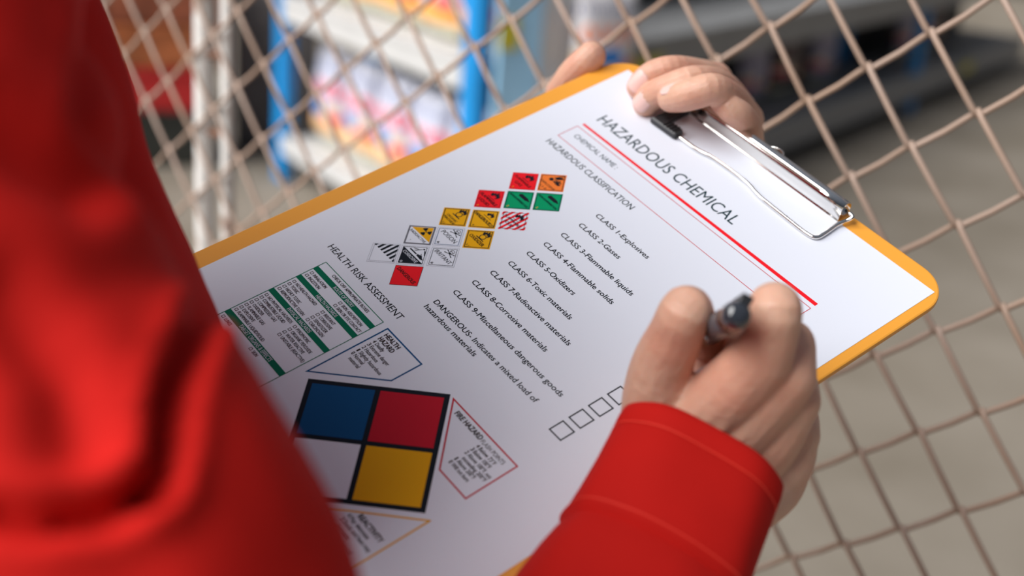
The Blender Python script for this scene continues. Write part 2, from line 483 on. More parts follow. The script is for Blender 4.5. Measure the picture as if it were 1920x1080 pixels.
o = obj('price_tag', bm, yl); o.matrix_world = Matrix.Translation(baseL - uL * 0.083 - nL * 0.06 + Vector((0, 0, 0.86))) @ rotE.to_4x4()
tag(o, 'yellow price tag on the light blue end panel', 'tag')
for s, lab in ((0.36, 'yellow price tag on the grey shelf edge above the raised thumb'), (4.7, 'yellow price tag on the grey shelf edge right of the blue post')):
    bm = bmesh.new(); add_box(bm, (0, 0, 0), (0.22, 0.004, 0.06), bevel=0.001)
    o = obj('price_tag', bm, yl)
    o.matrix_world = Matrix.Translation(baseR + uR * (s - 0.23) + nR * 0.045 + Vector((0, 0, 0.17 if s > 1 else 0.655))) @ rotR.to_4x4()
    tag(o, lab, 'tag')
for i, (s, mt, lab, sc) in enumerate(((2.05, B_pale, 'lilac bag on the grey shelf left of the dark plum bag', 1.0), (2.45, B_dark, 'dark plum bag on the lower grey shelf', 1.15),
        (2.95, B_pale, 'lilac bag between the dark plum bag and the blue post', 1.0), (4.35, B_pale, 'lilac bag on the grey shelf right of the blue post', 1.1), (4.85, B_dark, 'dark plum bag on the shelf right of the blue post', 1.1))):
    bag(mt, 'storage_bag', lab, baseR + uR * (s - 0.23) - nR * 0.28 + Vector((0, 0, 0.235)), rotR, (1.2, 1, sc * 0.92), seed=i)

# crates and cabinet left of the rack
def crate(label, c, s, m, rz=0.3):
    t = empty('storage_crate', label, 'crate', Matrix.Translation(Vector(c)) @ Matrix.Rotation(rz, 4, 'Z'), 'plastic crates left of the fence post')
    bm = bmesh.new()
    w_, d_, h_ = s; th = 0.012
    add_box(bm, (0, 0, th / 2), (w_, d_, th))
    for sx in (-1, 1): add_box(bm, (sx * (w_ - th) / 2, 0, h_ / 2), (th, d_, h_))
    for sy in (-1, 1): add_box(bm, (0, sy * (d_ - th) / 2, h_ / 2), (w_, th, h_))
    obj('body', bm, m, t)
    bm = bmesh.new()
    for sy in (-1, 1): add_box(bm, (0, sy * d_ / 2, h_ - 0.012), (w_ + 0.03, 0.02, 0.024), bevel=0.003)
    for sx in (-1, 1): add_box(bm, (sx * w_ / 2, 0, h_ - 0.012), (0.02, d_ + 0.03, 0.024), bevel=0.003)
    obj('rim', bm, m, t)
c_or = mat('terracotta_plastic', (0.36, 0.10, 0.045), 0.5, vary=0.5, vscale=9)
c_or2 = mat('orange_plastic', (0.55, 0.16, 0.05), 0.5, vary=0.4, vscale=9)
c_red = mat('red_plastic', (0.55, 0.02, 0.02), 0.45, vary=0.3)
c_dk = mat('dark_green_plastic', (0.03, 0.032, 0.025), 0.6, vary=0.3)
crate('dark grey crate at the bottom of the stack left of the white post', (-1.66, 5.55, 0), (0.62, 0.42, 0.23), c_dk)
crate('red crate in the stack left of the white post', (-1.66, 5.55, 0.232), (0.60, 0.42, 0.18), c_red, 0.28)
crate('orange crate resting on the red crate left of the white post', (-1.60, 5.57, 0.414), (0.52, 0.42, 0.17), c_or2, 0.34)
crate('brown crate on top of the stack left of the white post', (-1.56, 5.6, 0.586), (0.46, 0.42, 0.26), c_or, 0.3)
crate('black crate behind the stack left of the white post', (-2.15, 6.3, 0), (0.6, 0.45, 0.5), c_dk, 0.2)
t = empty('metal_cabinet', 'grey metal cabinet between the white fence post and the blue shelf upright', 'cabinet', Matrix.Translation((-1.12, 5.85, 0)) @ Matrix.Rotation(0.15, 4, 'Z'))
bm = bmesh.new(); add_box(bm, (0, 0.2, 0.6), (0.36, 0.4, 1.2), bevel=0.006); obj('body', bm, M_taupe, t)
bm = bmesh.new(); add_box(bm, (0, -0.008, 0.6), (0.33, 0.016, 1.12), bevel=0.004); obj('door', bm, M_taupe, t)

# ------------------------------------------------------------------ chain-link fence
L = 0.055
rf = Matrix(((-0.745, 0.144, 0.651), (-0.361, -0.908, -0.212), (0.561, -0.393, 0.729)))
ga, sb = -0.82, 0.817
FA = (M @ (rf @ Vector((math.sin(ga), -math.cos(ga), 0)))) * L
FB = (M @ (rf @ Vector((math.sin(ga) * sb, math.cos(ga) * sb, 0)))) * L
FO = W(3.965 * L, -2.453 * L, 14.746 * L)
FN = FA.cross(FB).normalized()
if FN.dot(CAM - FO) < 0: FN = -FN
down = Vector((0, 0, -1))
fence = empty('chain_link_fence', 'pale coated chain-link fence with rusty white posts behind the clipboard', 'fence', Matrix.Translation(Vector((FO.x, FO.y, 0))))
fi = fence.matrix_world.inverted()
RW = 0.0020
HZ = FN.cross(Vector((0, 0, 1))).normalized()
if HZ.dot(FA + FB) < 0: HZ = -HZ
for c in range(-14, 34):
    pts = []
    for n_ in range(-60, 60):
        # stair along the strand: even steps by A, odd steps by B
        for half in (0, 1):
            # Lambda top at a-b == c ; V bottom at a-b == c+1
            s_ = n_ + c
            if s_ % 2: continue
            a = (n_ + c) / 2; b = (n_ - c) / 2
            jig = Vector((noise.noise(Vector((a, b, 0.3))), noise.noise(Vector((a, b, 5.1))), noise.noise(Vector((a, b, 9.7))))) * 0.002
            if half == 0:
                p = FO + FA * a + FB * b + jig + Vector((0, 0, 1)) * 0.0016          # Lambda top
            else:
                a2 = a + 1
                jig2 = Vector((noise.noise(Vector((a2, b, 0.3))), noise.noise(Vector((a2, b, 5.1))), noise.noise(Vector((a2, b, 9.7))))) * 0.002
                p = FO + FA * a2 + FB * b + jig2 - Vector((0, 0, 1)) * 0.0016       # V bottom
            if -1.25 < (p - FO).dot(HZ) < 0.75 and 0.05 < p.z < 2.05: pts.append(p)
            elif not pts: first_half = 1 - half
    if len(pts) < 3: continue
    path = []
    for i, (p, q) in enumerate(zip(pts, pts[1:])):
        d_ = (q - p); a_leg = d_.normalized().dot(FA.normalized()) > 0.7
        off = FN * (0.0021 if a_leg else -0.0021)
        sag = down * (0.0 if a_leg else 0.0014)
        path.append(p)
        for tt in (0.09, 0.5, 0.91):
            path.append(p + d_ * tt + off * (1 if tt == 0.5 else 0.85) + sag * (1 if tt == 0.5 else 0.3) + (down if a_leg else -down) * 0)
    path.append(pts[-1])
    bm = bmesh.new(); add_tube(bm, [fi @ p for p in path], RW, seg=7)
    obj('wire', bm, M_wire, fence, True)
def rust_mat():
    m = mat('rusty_white_paint', (0.70, 0.69, 0.66), 0.5, bump=0.4, bscale=90)
    n, l = m.node_tree.nodes, m.node_tree.links
    b = n['Principled BSDF']; tc = n.new('ShaderNodeTexCoord'); nz = n.new('ShaderNodeTexNoise'); nz.inputs['Scale'].default_value = 26; nz.inputs['Detail'].default_value = 5
    l.new(tc.outputs['Object'], nz.inputs['Vector']); rp = n.new('ShaderNodeValToRGB')
    rp.color_ramp.elements[0].position = 0.56; rp.color_ramp.elements[0].color = (0.74, 0.73, 0.70, 1)
    rp.color_ramp.elements[1].position = 0.68; rp.color_ramp.elements[1].color = (0.28, 0.14, 0.08, 1)
    l.new(nz.outputs['Fac'], rp.inputs[0]); l.new(rp.outputs[0], b.inputs['Base Color'])
    return m
M_rust = rust_mat()
def on_fence(px, py, back):
    d = (P(px, py, 1.0) - CAM); s = (FO - FN * back - CAM).dot(FN) / d.dot(FN)
    return CAM + d * s
for px, r in ((383, 0.0095), (427, 0.0065)):
    q = on_fence(px, 200, 0.014)
    bm = bmesh.new(); add_tube(bm, [fi @ Vector((q.x, q.y, z)) for z in (0.0, 0.6, 1.2, 1.8, 2.3)], r, seg=20)
    obj('fence_post', bm, M_rust, fence, True)
q1 = on_fence(383, 200, 0.014); q2 = on_fence(427, 200, 0.014)
for z in (1.545, 1.475, 1.405, 1.335, 1.265, 1.19):
    bm = bmesh.new(); add_tube(bm, [fi @ Vector((q1.x, q1.y, z)), fi @ Vector((q2.x, q2.y, z))], 0.004, seg=10)
    obj('weld', bm, mat('rust', (0.22, 0.11, 0.07), 0.8, vary=0.3) if z == 1.545 else bpy.data.materials['rust'], fence)

# ------------------------------------------------------------------ clipboard (page coordinates in mm: x right, y up the page, z out of the page)
def rod(v):
    th = np.linalg.norm(v); k = v / th
    K = np.array([[0, -k[2], k[1]], [k[2], 0, -k[0]], [-k[1], k[0], 0]])
    return np.eye(3) + math.sin(th) * K + (1 - math.cos(th)) * K @ K
PV = np.array(PAGE_ROT)
PT = np.array(PAGE_T)
Rn = rod(PV)
page = Matrix.Translation(CAM) @ M.to_4x4() @ Matrix.Translation(Vector(PT / 1000)) @ Matrix([list(Rn[0]), list(Rn[1]), list(Rn[2])]).to_4x4()
# page z axis (3rd column) points away from the lens when det is right handed: check
zaxis = page.to_3x3() @ Vector((0, 0, 1))
ZS = 1.0 if zaxis.dot(CAM - page.translation) > 0 else -1.0
camp = page.inverted() @ CAM * 1000       # camera in page mm
def G(x, y, z=0.0):
    return Vector((x / 1000, y / 1000, z * ZS / 1000))
def raised(x, y, h):
    """true page position of something seen at (x, y) on the page but standing h mm above it"""
    k = h / abs(camp.z)
    return (x + (camp.x - x) * k, y + (camp.y - y) * k, h)
def GW(x, y, z=0.0): return page @ G(x, y, z)

clip = empty('clipboard', 'orange clipboard with a chrome wire clip held in both hands', 'clipboard', page)
def rrect(x0, x1, y0, y1, r, seg=10):
    out = []
    for cx, cy, a0 in ((x1 - r, y1 - r, 0), (x0 + r, y1 - r, 90), (x0 + r, y0 + r, 180), (x1 - r, y0 + r, 270)):
        for k in range(seg + 1):
            a = math.radians(a0 + 90 * k / seg); out.append((cx + r * math.cos(a), cy + r * math.sin(a)))
    return out
def board_mesh():
    bm = bmesh.new()
    prof = [(0.9, 0.0), (0.25, -0.25), (0.0, -0.9), (0.0, -2.4), (0.25, -3.0), (0.9, -3.3)]
    rings = []
    for ins, z in prof:
        rings.append([bm.verts.new(G(x, y, z - 0.15)) for x, y in rrect(-11.2 + ins, 215.3 - ins, -332 + ins, 9.2 - ins, 19 - ins, 14)])
    n = len(rings[0])
    for a, b in zip(rings, rings[1:]):
        for k in range(n): bm.faces.new((a[k], a[(k + 1) % n], b[(k + 1) % n], b[k]))
    bm.faces.new(rings[0][::-1]); bm.faces.new(rings[-1])
    bmesh.ops.recalc_face_normals(bm, faces=bm.faces)
    return bm
obj('board', board_mesh(), M_orange, clip)
# rolled chrome spine
def spine():
    bm = bmesh.new()
    ty, tz, R = 4.9, 5.2, 3.6
    prof = [(-0.1, 0.15), (0.45, 0.35), (0.65, 1.2), (0.75, 2.4), (0.95, 3.6), (1.2, 4.5)]
    a0 = 182
    for k in range(25):
        a = math.radians(a0 - k * 12.6)
        prof.append((ty + R * math.cos(a), tz + R * math.sin(a)))
    th = 0.35
    xs = [46, 60, 75, 90, 105, 120, 135, 151]
    rows = []
    for x in xs: rows.append([bm.verts.new(G(x, y, z)) for y, z in prof])
    for a, b in zip(rows, rows[1:]):
        for i in range(len(prof) - 1): bm.faces.new((a[i], a[i + 1], b[i + 1], b[i]))
    bmesh.ops.recalc_face_normals(bm, faces=bm.faces)
    geom = bmesh.ops.solidify(bm, geom=list(bm.faces), thickness=th / 1000)
    bmesh.ops.recalc_face_normals(bm, faces=bm.faces)
    return bm
obj('clip_spine', spine(), M_chrome, clip, True)
bm = bmesh.new(); add_box(bm, G(98, 5.2, 0.3), (0.095, 0.007, 0.0007), bevel=0.0002); add_box(bm, G(98, 8.4, 1.4), (0.095, 0.0007, 0.0024), bevel=0.0002)
obj('clip_base', bm, M_chrome, clip)
wp = [(148, 9.6, 5.2), (153.8, 8.6, 4.6), (153.4, 4.5, 2.6), (152.3, -1.0, 1.7), (153.2, -9, 1.4), (153.6, -17.4, 1.2), (146, -18.2, 1.2), (131, -17.6, 1.2), (115, -16.9, 1.2), (106, -14.4, 1.2), (92, -14.2, 1.2), (79, -14.8, 1.2), (72.5, -16.9, 1.2), (57, -17.0, 1.2), (43.6, -17.2, 1.2), (43.4, -10, 1.4), (44.5, -2, 1.7), (44, 4, 2.6), (43.0, 8.6, 4.6), (49, 9.6, 5.2)]
bm = bmesh.new(); add_tube(bm, round_corners([G(*raised(x, y, z)) for x, y, z in wp], 0.006, 6), 0.00105, seg=14)
obj('clip_wire', bm, M_chrome, clip, True)
def grip():
    bm = bmesh.new()
    pth = [G(*raised(58.0, -16.6, 1.6)), G(*raised(43.6, -16.9, 1.6)), G(*raised(44.2, 1.5, 1.9))]
    w_, h_ = 0.0031, 0.0020
    d1 = (pth[1] - pth[0]).normalized(); d2 = (pth[2] - pth[1]).normalized()
    nz = Vector((0, 0, ZS))
    s1 = nz.cross(d1).normalized(); s2 = nz.cross(d2).normalized(); sm = (s1 + s2).normalized() * (1 / max(0.5, (s1 + s2).normalized().dot(s1)))
    rings = []
    for p, s, k in ((pth[0], s1, .9), (pth[0] + d1 * .0008, s1, 1), (pth[1] - d1 * 0.0001, sm, 1), (pth[2] - d2 * .0008, s2, 1), (pth[2], s2, .9)):
        ring = []
        for a, b in ((-1, -.7), (-.7, -1), (.7, -1), (1, -.7), (1, .7), (.7, 1), (-.7, 1), (-1, .7)):
            ring.append(bm.verts.new(p + s * w_ * a * k + nz * (h_ * b * k + 0.0006)))
        rings.append(ring)
    for a, b in zip(rings, rings[1:]):
        for k in range(8): bm.faces.new((a[k], a[(k + 1) % 8], b[(k + 1) % 8], b[k]))
    bm.faces.new(rings[0]); bm.faces.new(rings[-1][::-1])
    bmesh.ops.recalc_face_normals(bm, faces=bm.faces)
    for f in range(4):                                               # raised ribs
        q = pth[0] + d1 * (0.0022 + 0.0022 * f) + nz * 0.0028
        add_box(bm, q, (0.0008, 0.0052, 0.0006))
    return bm
tag(obj('clip_grip', grip(), M_rubber, clip), 'black rubber corner grip')
# hanging ring and rivet behind the spine
bm = bmesh.new()
ringpts = [G(98 + 5.2 * math.cos(a), 11.0 + 3.4 * math.sin(a), 2.4 + 0.8 * math.cos(a)) for a in [k * math.pi * 2 / 24 for k in range(25)]]
add_tube(bm, ringpts, 0.0006, seg=8)
obj('hanging_ring', bm, M_chrome, clip, True)

# ------------------------------------------------------------------ the printed form
form = empty('printed_form', 'white hazardous chemical form clipped to the orange clipboard', 'paper', page)
bm = bmesh.new()
add_box(bm, G(105, -158, -0.05), (0.210, 0.316, 0.00018))
obj('sheet', bm, M_paper, form)
Z1, Z2, Z3, Z4 = 0.09, 0.13, 0.17, 0.21

def flat(name, polys, m, parent, z, label=None):
    bm = bmesh.new()
    for poly in polys:
        vs = [bm.verts.new(G(x, y, z)) for x, y in poly]
        for t in tessellate_polygon([[Vector((x, y, 0)) for x, y in poly]]):
            try: bm.faces.new([vs[i] for i in t])
            except ValueError: pass
    for f in bm.faces:
        f.normal_update()
        if f.normal.z * ZS < 0: f.normal_flip()
    o = obj(name, bm, m, parent)
    if label: o['label'] = label
    return o
def ringp(poly, w):
    """band of width w inside a convex polygon, as quads"""
    n = len(poly); cx = sum(p[0] for p in poly) / n; cy = sum(p[1] for p in poly) / n
    inner = []
    for i in range(n):
        p0 = np.array(poly[i - 1]); p1 = np.array(poly[i]); p2 = np.array(poly[(i + 1) % n])
        def nrm(a, b):
            d = (b - a) / np.linalg.norm(b - a); q = np.array([-d[1], d[0]])
            if q @ (np.array([cx, cy]) - a) < 0: q = -q
            return q
        n1, n2 = nrm(p0, p1), nrm(p1, p2); b_ = n1 + n2; b_ = b_ / (b_ @ n1)
        inner.append(tuple(p1 + b_ * w))
    return [[poly[i], poly[(i + 1) % n], inner[(i + 1) % n], inner[i]] for i in range(n)]
def line(a, b, w):
    a = np.array(a, float); b = np.array(b, float); d = (b - a) / np.linalg.norm(b - a); q = np.array([-d[1], d[0]]) * w / 2
    return [tuple(a - q), tuple(b - q), tuple(b + q), tuple(a + q)]
def circle(cx, cy, r, n=20, ry=None):
    return [(cx + r * math.cos(2 * math.pi * k / n), cy + (ry or r) * math.sin(2 * math.pi * k / n)) for k in range(n)]
def annulus(cx, cy, r, w, n=20):
    o_ = circle(cx, cy, r, n); i_ = circle(cx, cy, r - w, n)
    return [[o_[k], o_[(k + 1) % n], i_[(k + 1) % n], i_[k]] for k in range(n)]

_tc = {}
def glyphs(s, bold):
    if (s, bold) in _tc: return _tc[(s, bold)]
    cu = bpy.data.curves.new('t', 'FONT'); cu.body = s; cu.size = 1; cu.resolution_u = 3; cu.offset = bold
    o = bpy.data.objects.new('t', cu); COL.objects.link(o)
    me = bpy.data.meshes.new_from_object(o.evaluated_get(bpy.context.evaluated_depsgraph_get()))
    v = np.array([x.co[:] for x in me.vertices]); f = [tuple(p.vertices) for p in me.polygons]
    bpy.data.objects.remove(o); bpy.data.curves.remove(cu); bpy.data.meshes.remove(me)
    _tc[(s, bold)] = (v, f)
    return v, f
hv, _ = glyphs('H', 0.0)
CAP = hv[:, 1].max()
def text(s, x0, x1, y, cap, m=None, parent=None, z=Z1, bold=0.0, name='printed_text', angle=0.0):
    """s set so that it spans x0..x1 with its baseline at y and capitals cap mm high"""
    v, f = glyphs(s, min(bold, 0.0))
    xs = (v[:, 0] - v[:, 0].min()) / (v[:, 0].max() - v[:, 0].min()) * (x1 - x0) + x0
    ys = v[:, 1] / CAP * cap + y
    me = bpy.data.meshes.new(name)
    d_ = max(bold, 0.0) * 1.5 * cap                              # heavier weights: the outline repeated at small shifts
    sh = [(0, 0)] if d_ == 0 else [(-d_, 0), (d_, 0), (0, d_ * .8), (0, -d_ * .8)]
    n0 = len(xs); pts = []; fs = []
    for k, (dx, dy) in enumerate(sh):
        pts += [G(a + dx, b + dy, z) for a, b in zip(xs, ys)]
        fs += [tuple(i + n0 * k for i in q) for q in f]
    me.from_pydata(pts, [], fs)
    o = link(name, me, m or M_ink, parent or form)
    return o

# heading
text('HAZARDOUS CHEMICAL', 23.4, 122.8, -42.2, 7.0, M_inkteal, bold=0.0)
flat('printed_line', [[(21.9, -50.3), (183.6, -50.1), (183.6, -48.0), (21.9, -48.9)]], M_red, form, Z1, 'thick red rule under the heading')
flat('printed_box', [line((21.4, -53.0), (183.5, -52.7), 0.35), line((21.4, -65.9), (183.5, -65.9), 0.35), line((21.4, -53), (21.4, -65.9), 0.35), line((183.5, -52.7), (183.5, -65.9), 0.35)], M_thinred, form, Z1, 'thin red box')
text('CHEMICAL NAME :', 26.6, 58.9, -60.2, 3.1, M_inkteal, bold=0)
text('HAZARDOUS CLASSIFICATION', 21.4, 86.0, -74.0, 3.6, M_inkteal, bold=0.004)
cls = [('CLASS 1-Explosives', 79.4, 116.2, -90.3), ('CLASS 2-Gases', 79.6, 108.3, -101.0), ('CLASS 3-Flammable liquids', 79.7, 129.8, -112.0), ('CLASS 4-Flammable solids', 79.9, 128.6, -122.5),
       ('CLASS 5-Oxidizers', 80.1, 114.0, -132.7), ('CLASS 6-Toxic materials', 80.2, 124.8, -143.4), ('CLASS 7-Radioactive materials', 80.2, 136.4, -153.7), ('CLASS 8-Corrosive materials', 80.3, 133.2, -164.0),
       ('CLASS 9-Miscellaneous dangerous goods', 80.3, 156.8, -174.5), ('DANGEROUS- Indicates a mixed load of', 80.3, 152.9, -185.0), ('hazardous materials', 80.2, 117.1, -190.0)]
for s, a, b, y in cls: text(s, a, b, y, 2.75, bold=0.016)
text('HEALTH RISK ASSESSMENT', 22.2, 80.4, -203.6, 3.5, M_ink, bold=0.004)
for k in range(10):
    cy = -185.1 + 10.35 * k
    flat('checkbox', ringp([(167.1, cy - 3.9), (174.9, cy - 3.9), (174.9, cy + 3.9), (167.1, cy + 3.9)], 0.65), M_ink, form, Z1)

# checklist table
tb = flat('checklist_table', [line((30.4, -209.4), (77.4, -209.4), 0.4), line((30.4, -209.3), (30.6, -292), 0.4), line((77.4, -209.3), (77.8, -292), 0.4)], M_green, form, Z1, 'green outlined checklist table')
def hdr(y0, y1, s, a, b):
    flat('header_bar', [[(30.5, y1), (77.5, y1), (77.5, y0), (30.5, y0)]], M_green, tb, Z2)
    text(s, a, b, y1 + 0.55, y0 - y1 - 1.1, M_paper, tb, Z3, 0.02)
def cbx(x, y, s, x1):
    flat('checkbox', ringp([(x - 0.8, y - 0.8), (x + 0.8, y - 0.8), (x + 0.8, y + 0.8), (x - 0.8, y + 0.8)], 0.25), M_inkbrown, tb, Z2)
    text(s, x + 1.8, x1, y - 0.85, 1.65, M_inkbrown, tb, Z2, 0.01)
text('CHECK OFF APPROPRIATE BOXES', 39.6, 68.4, -212.2, 1.6, M_inkbrown, tb, Z2, 0.015)
hdr(-213.6, -216.4, 'ROUTE OF ENTRY', 46.5, 61.8)
for y, a, xa, b, xb in ((-218.2, 'INHALATION', 44.6, 'SKIN ABSORPTION', 73.6), (-220.8, 'INGESTION', 43.2, 'SKIN OR EYE CONTACT', 76.4)):
    cbx(32.6, y, a, xa); cbx(56.4, y, b, xb)
hdr(-222.6, -225.4, 'HEALTH HAZARDS', 46.3, 62.5)
for y, a, xa, b, xb in ((-227.4, 'NO HEALTH HAZARD', 51.0, 'IRRITANT', 66.0), (-229.9, 'TOXIC', 40.0, 'CORROSIVE', 67.5), (-232.5, 'HIGHLY TOXIC', 46.0, 'SENSITIZER', 68.0), (-235.0, 'REPRODUCTIVE TOXIN', 53.0, 'CARCINOGEN', 69.0)):
    cbx(32.6, y, a, xa); cbx(56.5, y, b, xb)
hdr(-236.8, -239.7, 'PHYSICAL HAZARDS', 45.6, 63.6)
for k, (a, xa) in enumerate((('NO PHYSICAL HAZARDS', 54.0), ('COMBUSTIBLE LIQUID', 52.0), ('COMPRESSED GAS', 49.0), ('OXIDIZER', 42.5), ('FLAMMABLE GAS', 47.6), ('EXPLOSIVE', 43.4), ('FLAMMABLE LIQUID/SOLID', 56.0))):
    cbx(32.55, -241.6 - 2.53 * k, a, xa)
for k, (a, xa) in enumerate((('PYROPHORIC', 68.6), ('ORGANIC PEROXIDE', 74.2), ('WATER REACTIVE', 72.4), ('UNSTABLE (REACTIVE)', 76.6))):
    cbx(56.8, -241.7 - 2.55 * k, a, xa)
hdr(-258.6, -261.7, 'TARGET ORGANS & EFFECTS', 41.9, 67.8)
cbx(32.8, -263.4, 'LUNGS', 39.4); cbx(56.7, -263.4, 'SKIN', 62.0)

# three pentagon boxes and the four-colour diamond
def penta(pts, w, m, lab): return flat('pentagon_box', ringp(pts, w), m, form, Z1, lab)
pb = penta([(81.4, -209.7), (107.9, -209.7), (107.9, -225.7), (81.6, -251.8)], 0.75, M_blue, 'blue outlined box')
for s, a, b, y, c_, bo in (('HEALTH', 84.2, 94.3, -213.8, 2.3, .03), ('HAZARD', 84.3, 94.6, -217.0, 2.3, .03), ('4', 84.2, 85.3, -219.8, 1.9, .02), ('Deadly', 86.2, 91.8, -219.8, 1.9, .01), ('3', 84.2, 85.3, -222.5, 1.9, .02), ('Extreme danger', 86.2, 99.7, -222.5, 1.9, .01),
        ('2', 84.2, 85.3, -225.2, 1.9, .02), ('Hazardous', 86.2, 95.2, -225.2, 1.9, .01), ('1', 84.4, 85.1, -228.0, 1.9, .02), ('Slightly hazardous', 86.2, 102.0, -228.0, 1.9, .01), ('0', 84.3, 85.3, -230.7, 1.9, .02), ('Normal', 86.2, 92.6, -230.7, 1.9, .01), ('material', 86.2, 93.3, -233.3, 1.9, .01)):
    text(s, a, b, y, c_, M_inkbrown, pb, Z2, bo)
rb = penta([(130.3, -210.1), (174.8, -210.3), (175.1, -236.5), (157.2, -236.5)], 0.7, M_dred, 'dark red outlined box')
for s, a, b, y, c_, bo in (('FIRE HAZARD', 137.7, 155.0, -214.9, 2.4, .03), ('FLASH POINTS', 155.8, 170.3, -215.1, 2.0, .0), ('4', 156.6, 157.6, -218.0, 1.9, .02), ('Below 73°F', 158.4, 168.4, -218.0, 1.9, .01), ('3', 156.5, 157.5, -220.7, 1.9, .02), ('Below 100°F', 158.3, 168.6, -220.7, 1.9, .01),
        ('2', 156.4, 157.4, -223.4, 1.9, .02), ('Above 100°F, not', 158.2, 172.8, -223.4, 1.9, .01), ('exceeding 200°F', 158.1, 172.6, -226.0, 1.9, .01), ('1', 156.6, 157.2, -228.6, 1.9, .02), ('Above 200°F', 158.1, 169.0, -228.6, 1.9, .01), ('0', 156.3, 157.3, -231.3, 1.9, .02), ('Will not burn', 158.1, 168.6, -231.3, 1.9, .01)):
    text(s, a, b, y, c_, M_inkbrown, rb, Z2, bo)
yb = penta([(174.9, -253.1), (174.9, -285.6), (149.5, -300.0), (130.5, -296.6)][:4], 0.75, M_yel, 'yellow outlined box')
bpy.data.objects.remove(yb)
yb = flat('pentagon_box', [line((175.2, -252.9), (131.0, -296.5), 0.8), line((174.9, -253.2), (174.9, -296.5), 0.8), line((175.2, -296.5), (131, -296.5), 0.8)], M_yel, form, Z1, 'yellow outlined box')
for s, a, b, y, c_, bo in (('REACTIVITY', 156.8, 171.8, -274.2, 2.3, .03), ('4', 153.8, 154.8, -277.2, 1.9, .02), ('May detonate', 155.4, 167.6, -277.2, 1.9, .01), ('3', 153.7, 154.7, -280.0, 1.9, .02), ('Shock and heat may', 155.3, 172.8, -280.0, 1.9, .01), ('detonate', 155.3, 163.4, -282.8, 1.9, .01), ('2', 153.7, 154.7, -285.6, 1.9, .02), ('Violent chemical', 155.3, 169.6, -285.6, 1.9, .01)):
    text(s, a, b, y, c_, M_inkbrown, yb, Z2, bo)
NC, NH = NFPA_C, NFPA_H
nd = flat('hazard_diamond', [[(NC[0] - NH, NC[1]), (NC[0], NC[1] - NH), (NC[0] + NH, NC[1]), (NC[0], NC[1] + NH)]], M_ink, form, Z1, 'four-colour diamond with thick black border')
bw, gw = 3.2, 1.6      # border and divider widths measured along the diagonals
q_ = NH - bw
for (dx, dy), mm, lb in (((0, 1), M_dred, 'dark red quarter'), ((-1, 0), M_blue, 'dark blue quarter'), ((1, 0), M_yel, 'yellow quarter'), ((0, -1), M_paper, 'white quarter')):
    cx, cy = NC[0] + dx * (q_ + gw) / 2, NC[1] + dy * (q_ + gw) / 2; h = (q_ - gw) / 2
    flat('quarter', [[(cx - h, cy), (cx, cy - h), (cx + h, cy), (cx, cy + h)]], mm, nd, Z2, lb)

# placards: rhombus 8.5 x 9.4
HW, HH = 8.5, 9.4
def rh(cx, cy, k=1.0): return [(cx - HW * k, cy), (cx, cy - HH * k), (cx + HW * k, cy), (cx, cy + HH * k)]
def flame(cx, cy, s):
    s *= 1.12
    p = [(-.55, -.45), (-.8, -.05), (-.72, .3), (-.5, .1), (-.45, .55), (-.2, .3), (-.1, .95), (.18, .45), (.3, .7), (.42, .3), (.62, .5), (.72, .05), (.6, -.3), (.35, -.55), (.42, -.2), (.2, .02), (.15, -.2), (-.05, .1), (-.22, -.15), (-.3, -.4)]
    return [(cx + x * s, cy + y * s) for x, y in p]
def placard(cx, cy, base, lab, border=None, inner=0.90, bwid=0.3):
    o = flat('hazard_label', [rh(cx, cy)], base, form, Z1, lab)
    if border: flat('label_border', ringp(rh(cx, cy, inner), bwid), border, o, Z3)
    return o
def flame_sign(o, cx, cy, m=M_ink, ring=False, s=3.0, dy=3.6):
    ps = [flame(cx, cy + dy, s), line((cx - 2.6, cy + dy - s * .85), (cx + 2.6, cy + dy - s * .85), 0.28)]
    if ring:
        ps = [flame(cx, cy + dy + 1.3, s * .85)]; ps += annulus(cx, cy + dy - 1.1, 1.7, 0.35); ps.append(line((cx - 2.6, cy + dy - 2.9), (cx + 2.6, cy + dy - 2.9), 0.5))
    flat('label_symbol', ps, m, o, Z3)
def skull(o, cx, cy):
    ps = annulus(cx, cy + .6, 1.25, .25) + [circle(cx - .45, cy + .5, .3, 10), circle(cx + .45, cy + .5, .3, 10), line((cx - 2.2, cy - 2), (cx + 2.2, cy - .2), .35), line((cx - 2.2, cy - .2), (cx + 2.2, cy - 2), .35), line((cx - .5, cy - .7), (cx + .5, cy - .7), .5)]
    for sx in (-1, 1):
        for yy in (-2, -.2): ps.append(circle(cx + sx * 2.3, cy + yy, .33, 8))
    flat('label_symbol', ps, M_ink, o, Z3)
o = placard(39.4, -101.9, M_red, 'red flammable gas placard', M_dred, 0.97, 0.15)
flame_sign(o, 39.4, -101.9, s=2.9); text('FLAMMABLE', 33.6, 45.0, -102.2 - 1.0, 1.6, M_inkbrown, o, Z3, .01); text('GAS', 36.9, 41.6, -106, 1.7, M_inkbrown, o, Z3, .01); text('2', 39.0, 39.8, -109.2, 1.1, M_yel, o, Z3)
o = placard(48.5, -91.6, M_or, 'orange explosive placard', M_ink, 0.91, 0.28)
ps = [circle(46.2, -90.1, 1.15, 12)]
for k in range(11):
    a = math.radians(-12 + 11.5 * k); r0 = 1.7 + (k % 3) * .6; r1 = 4.6 + (k * 37 % 10) * .22
    p0 = (46.0 + r0 * math.cos(a), -89.9 + r0 * math.sin(a)); p1 = (46.0 + r1 * math.cos(a), -89.9 + r1 * math.sin(a))
    if abs(p1[0] - 48.5) / HW + abs(p1[1] + 91.6) / HH < .88: ps.append(line(p0, p1, .45)); ps.append(circle(p1[0], p1[1], .42, 6))
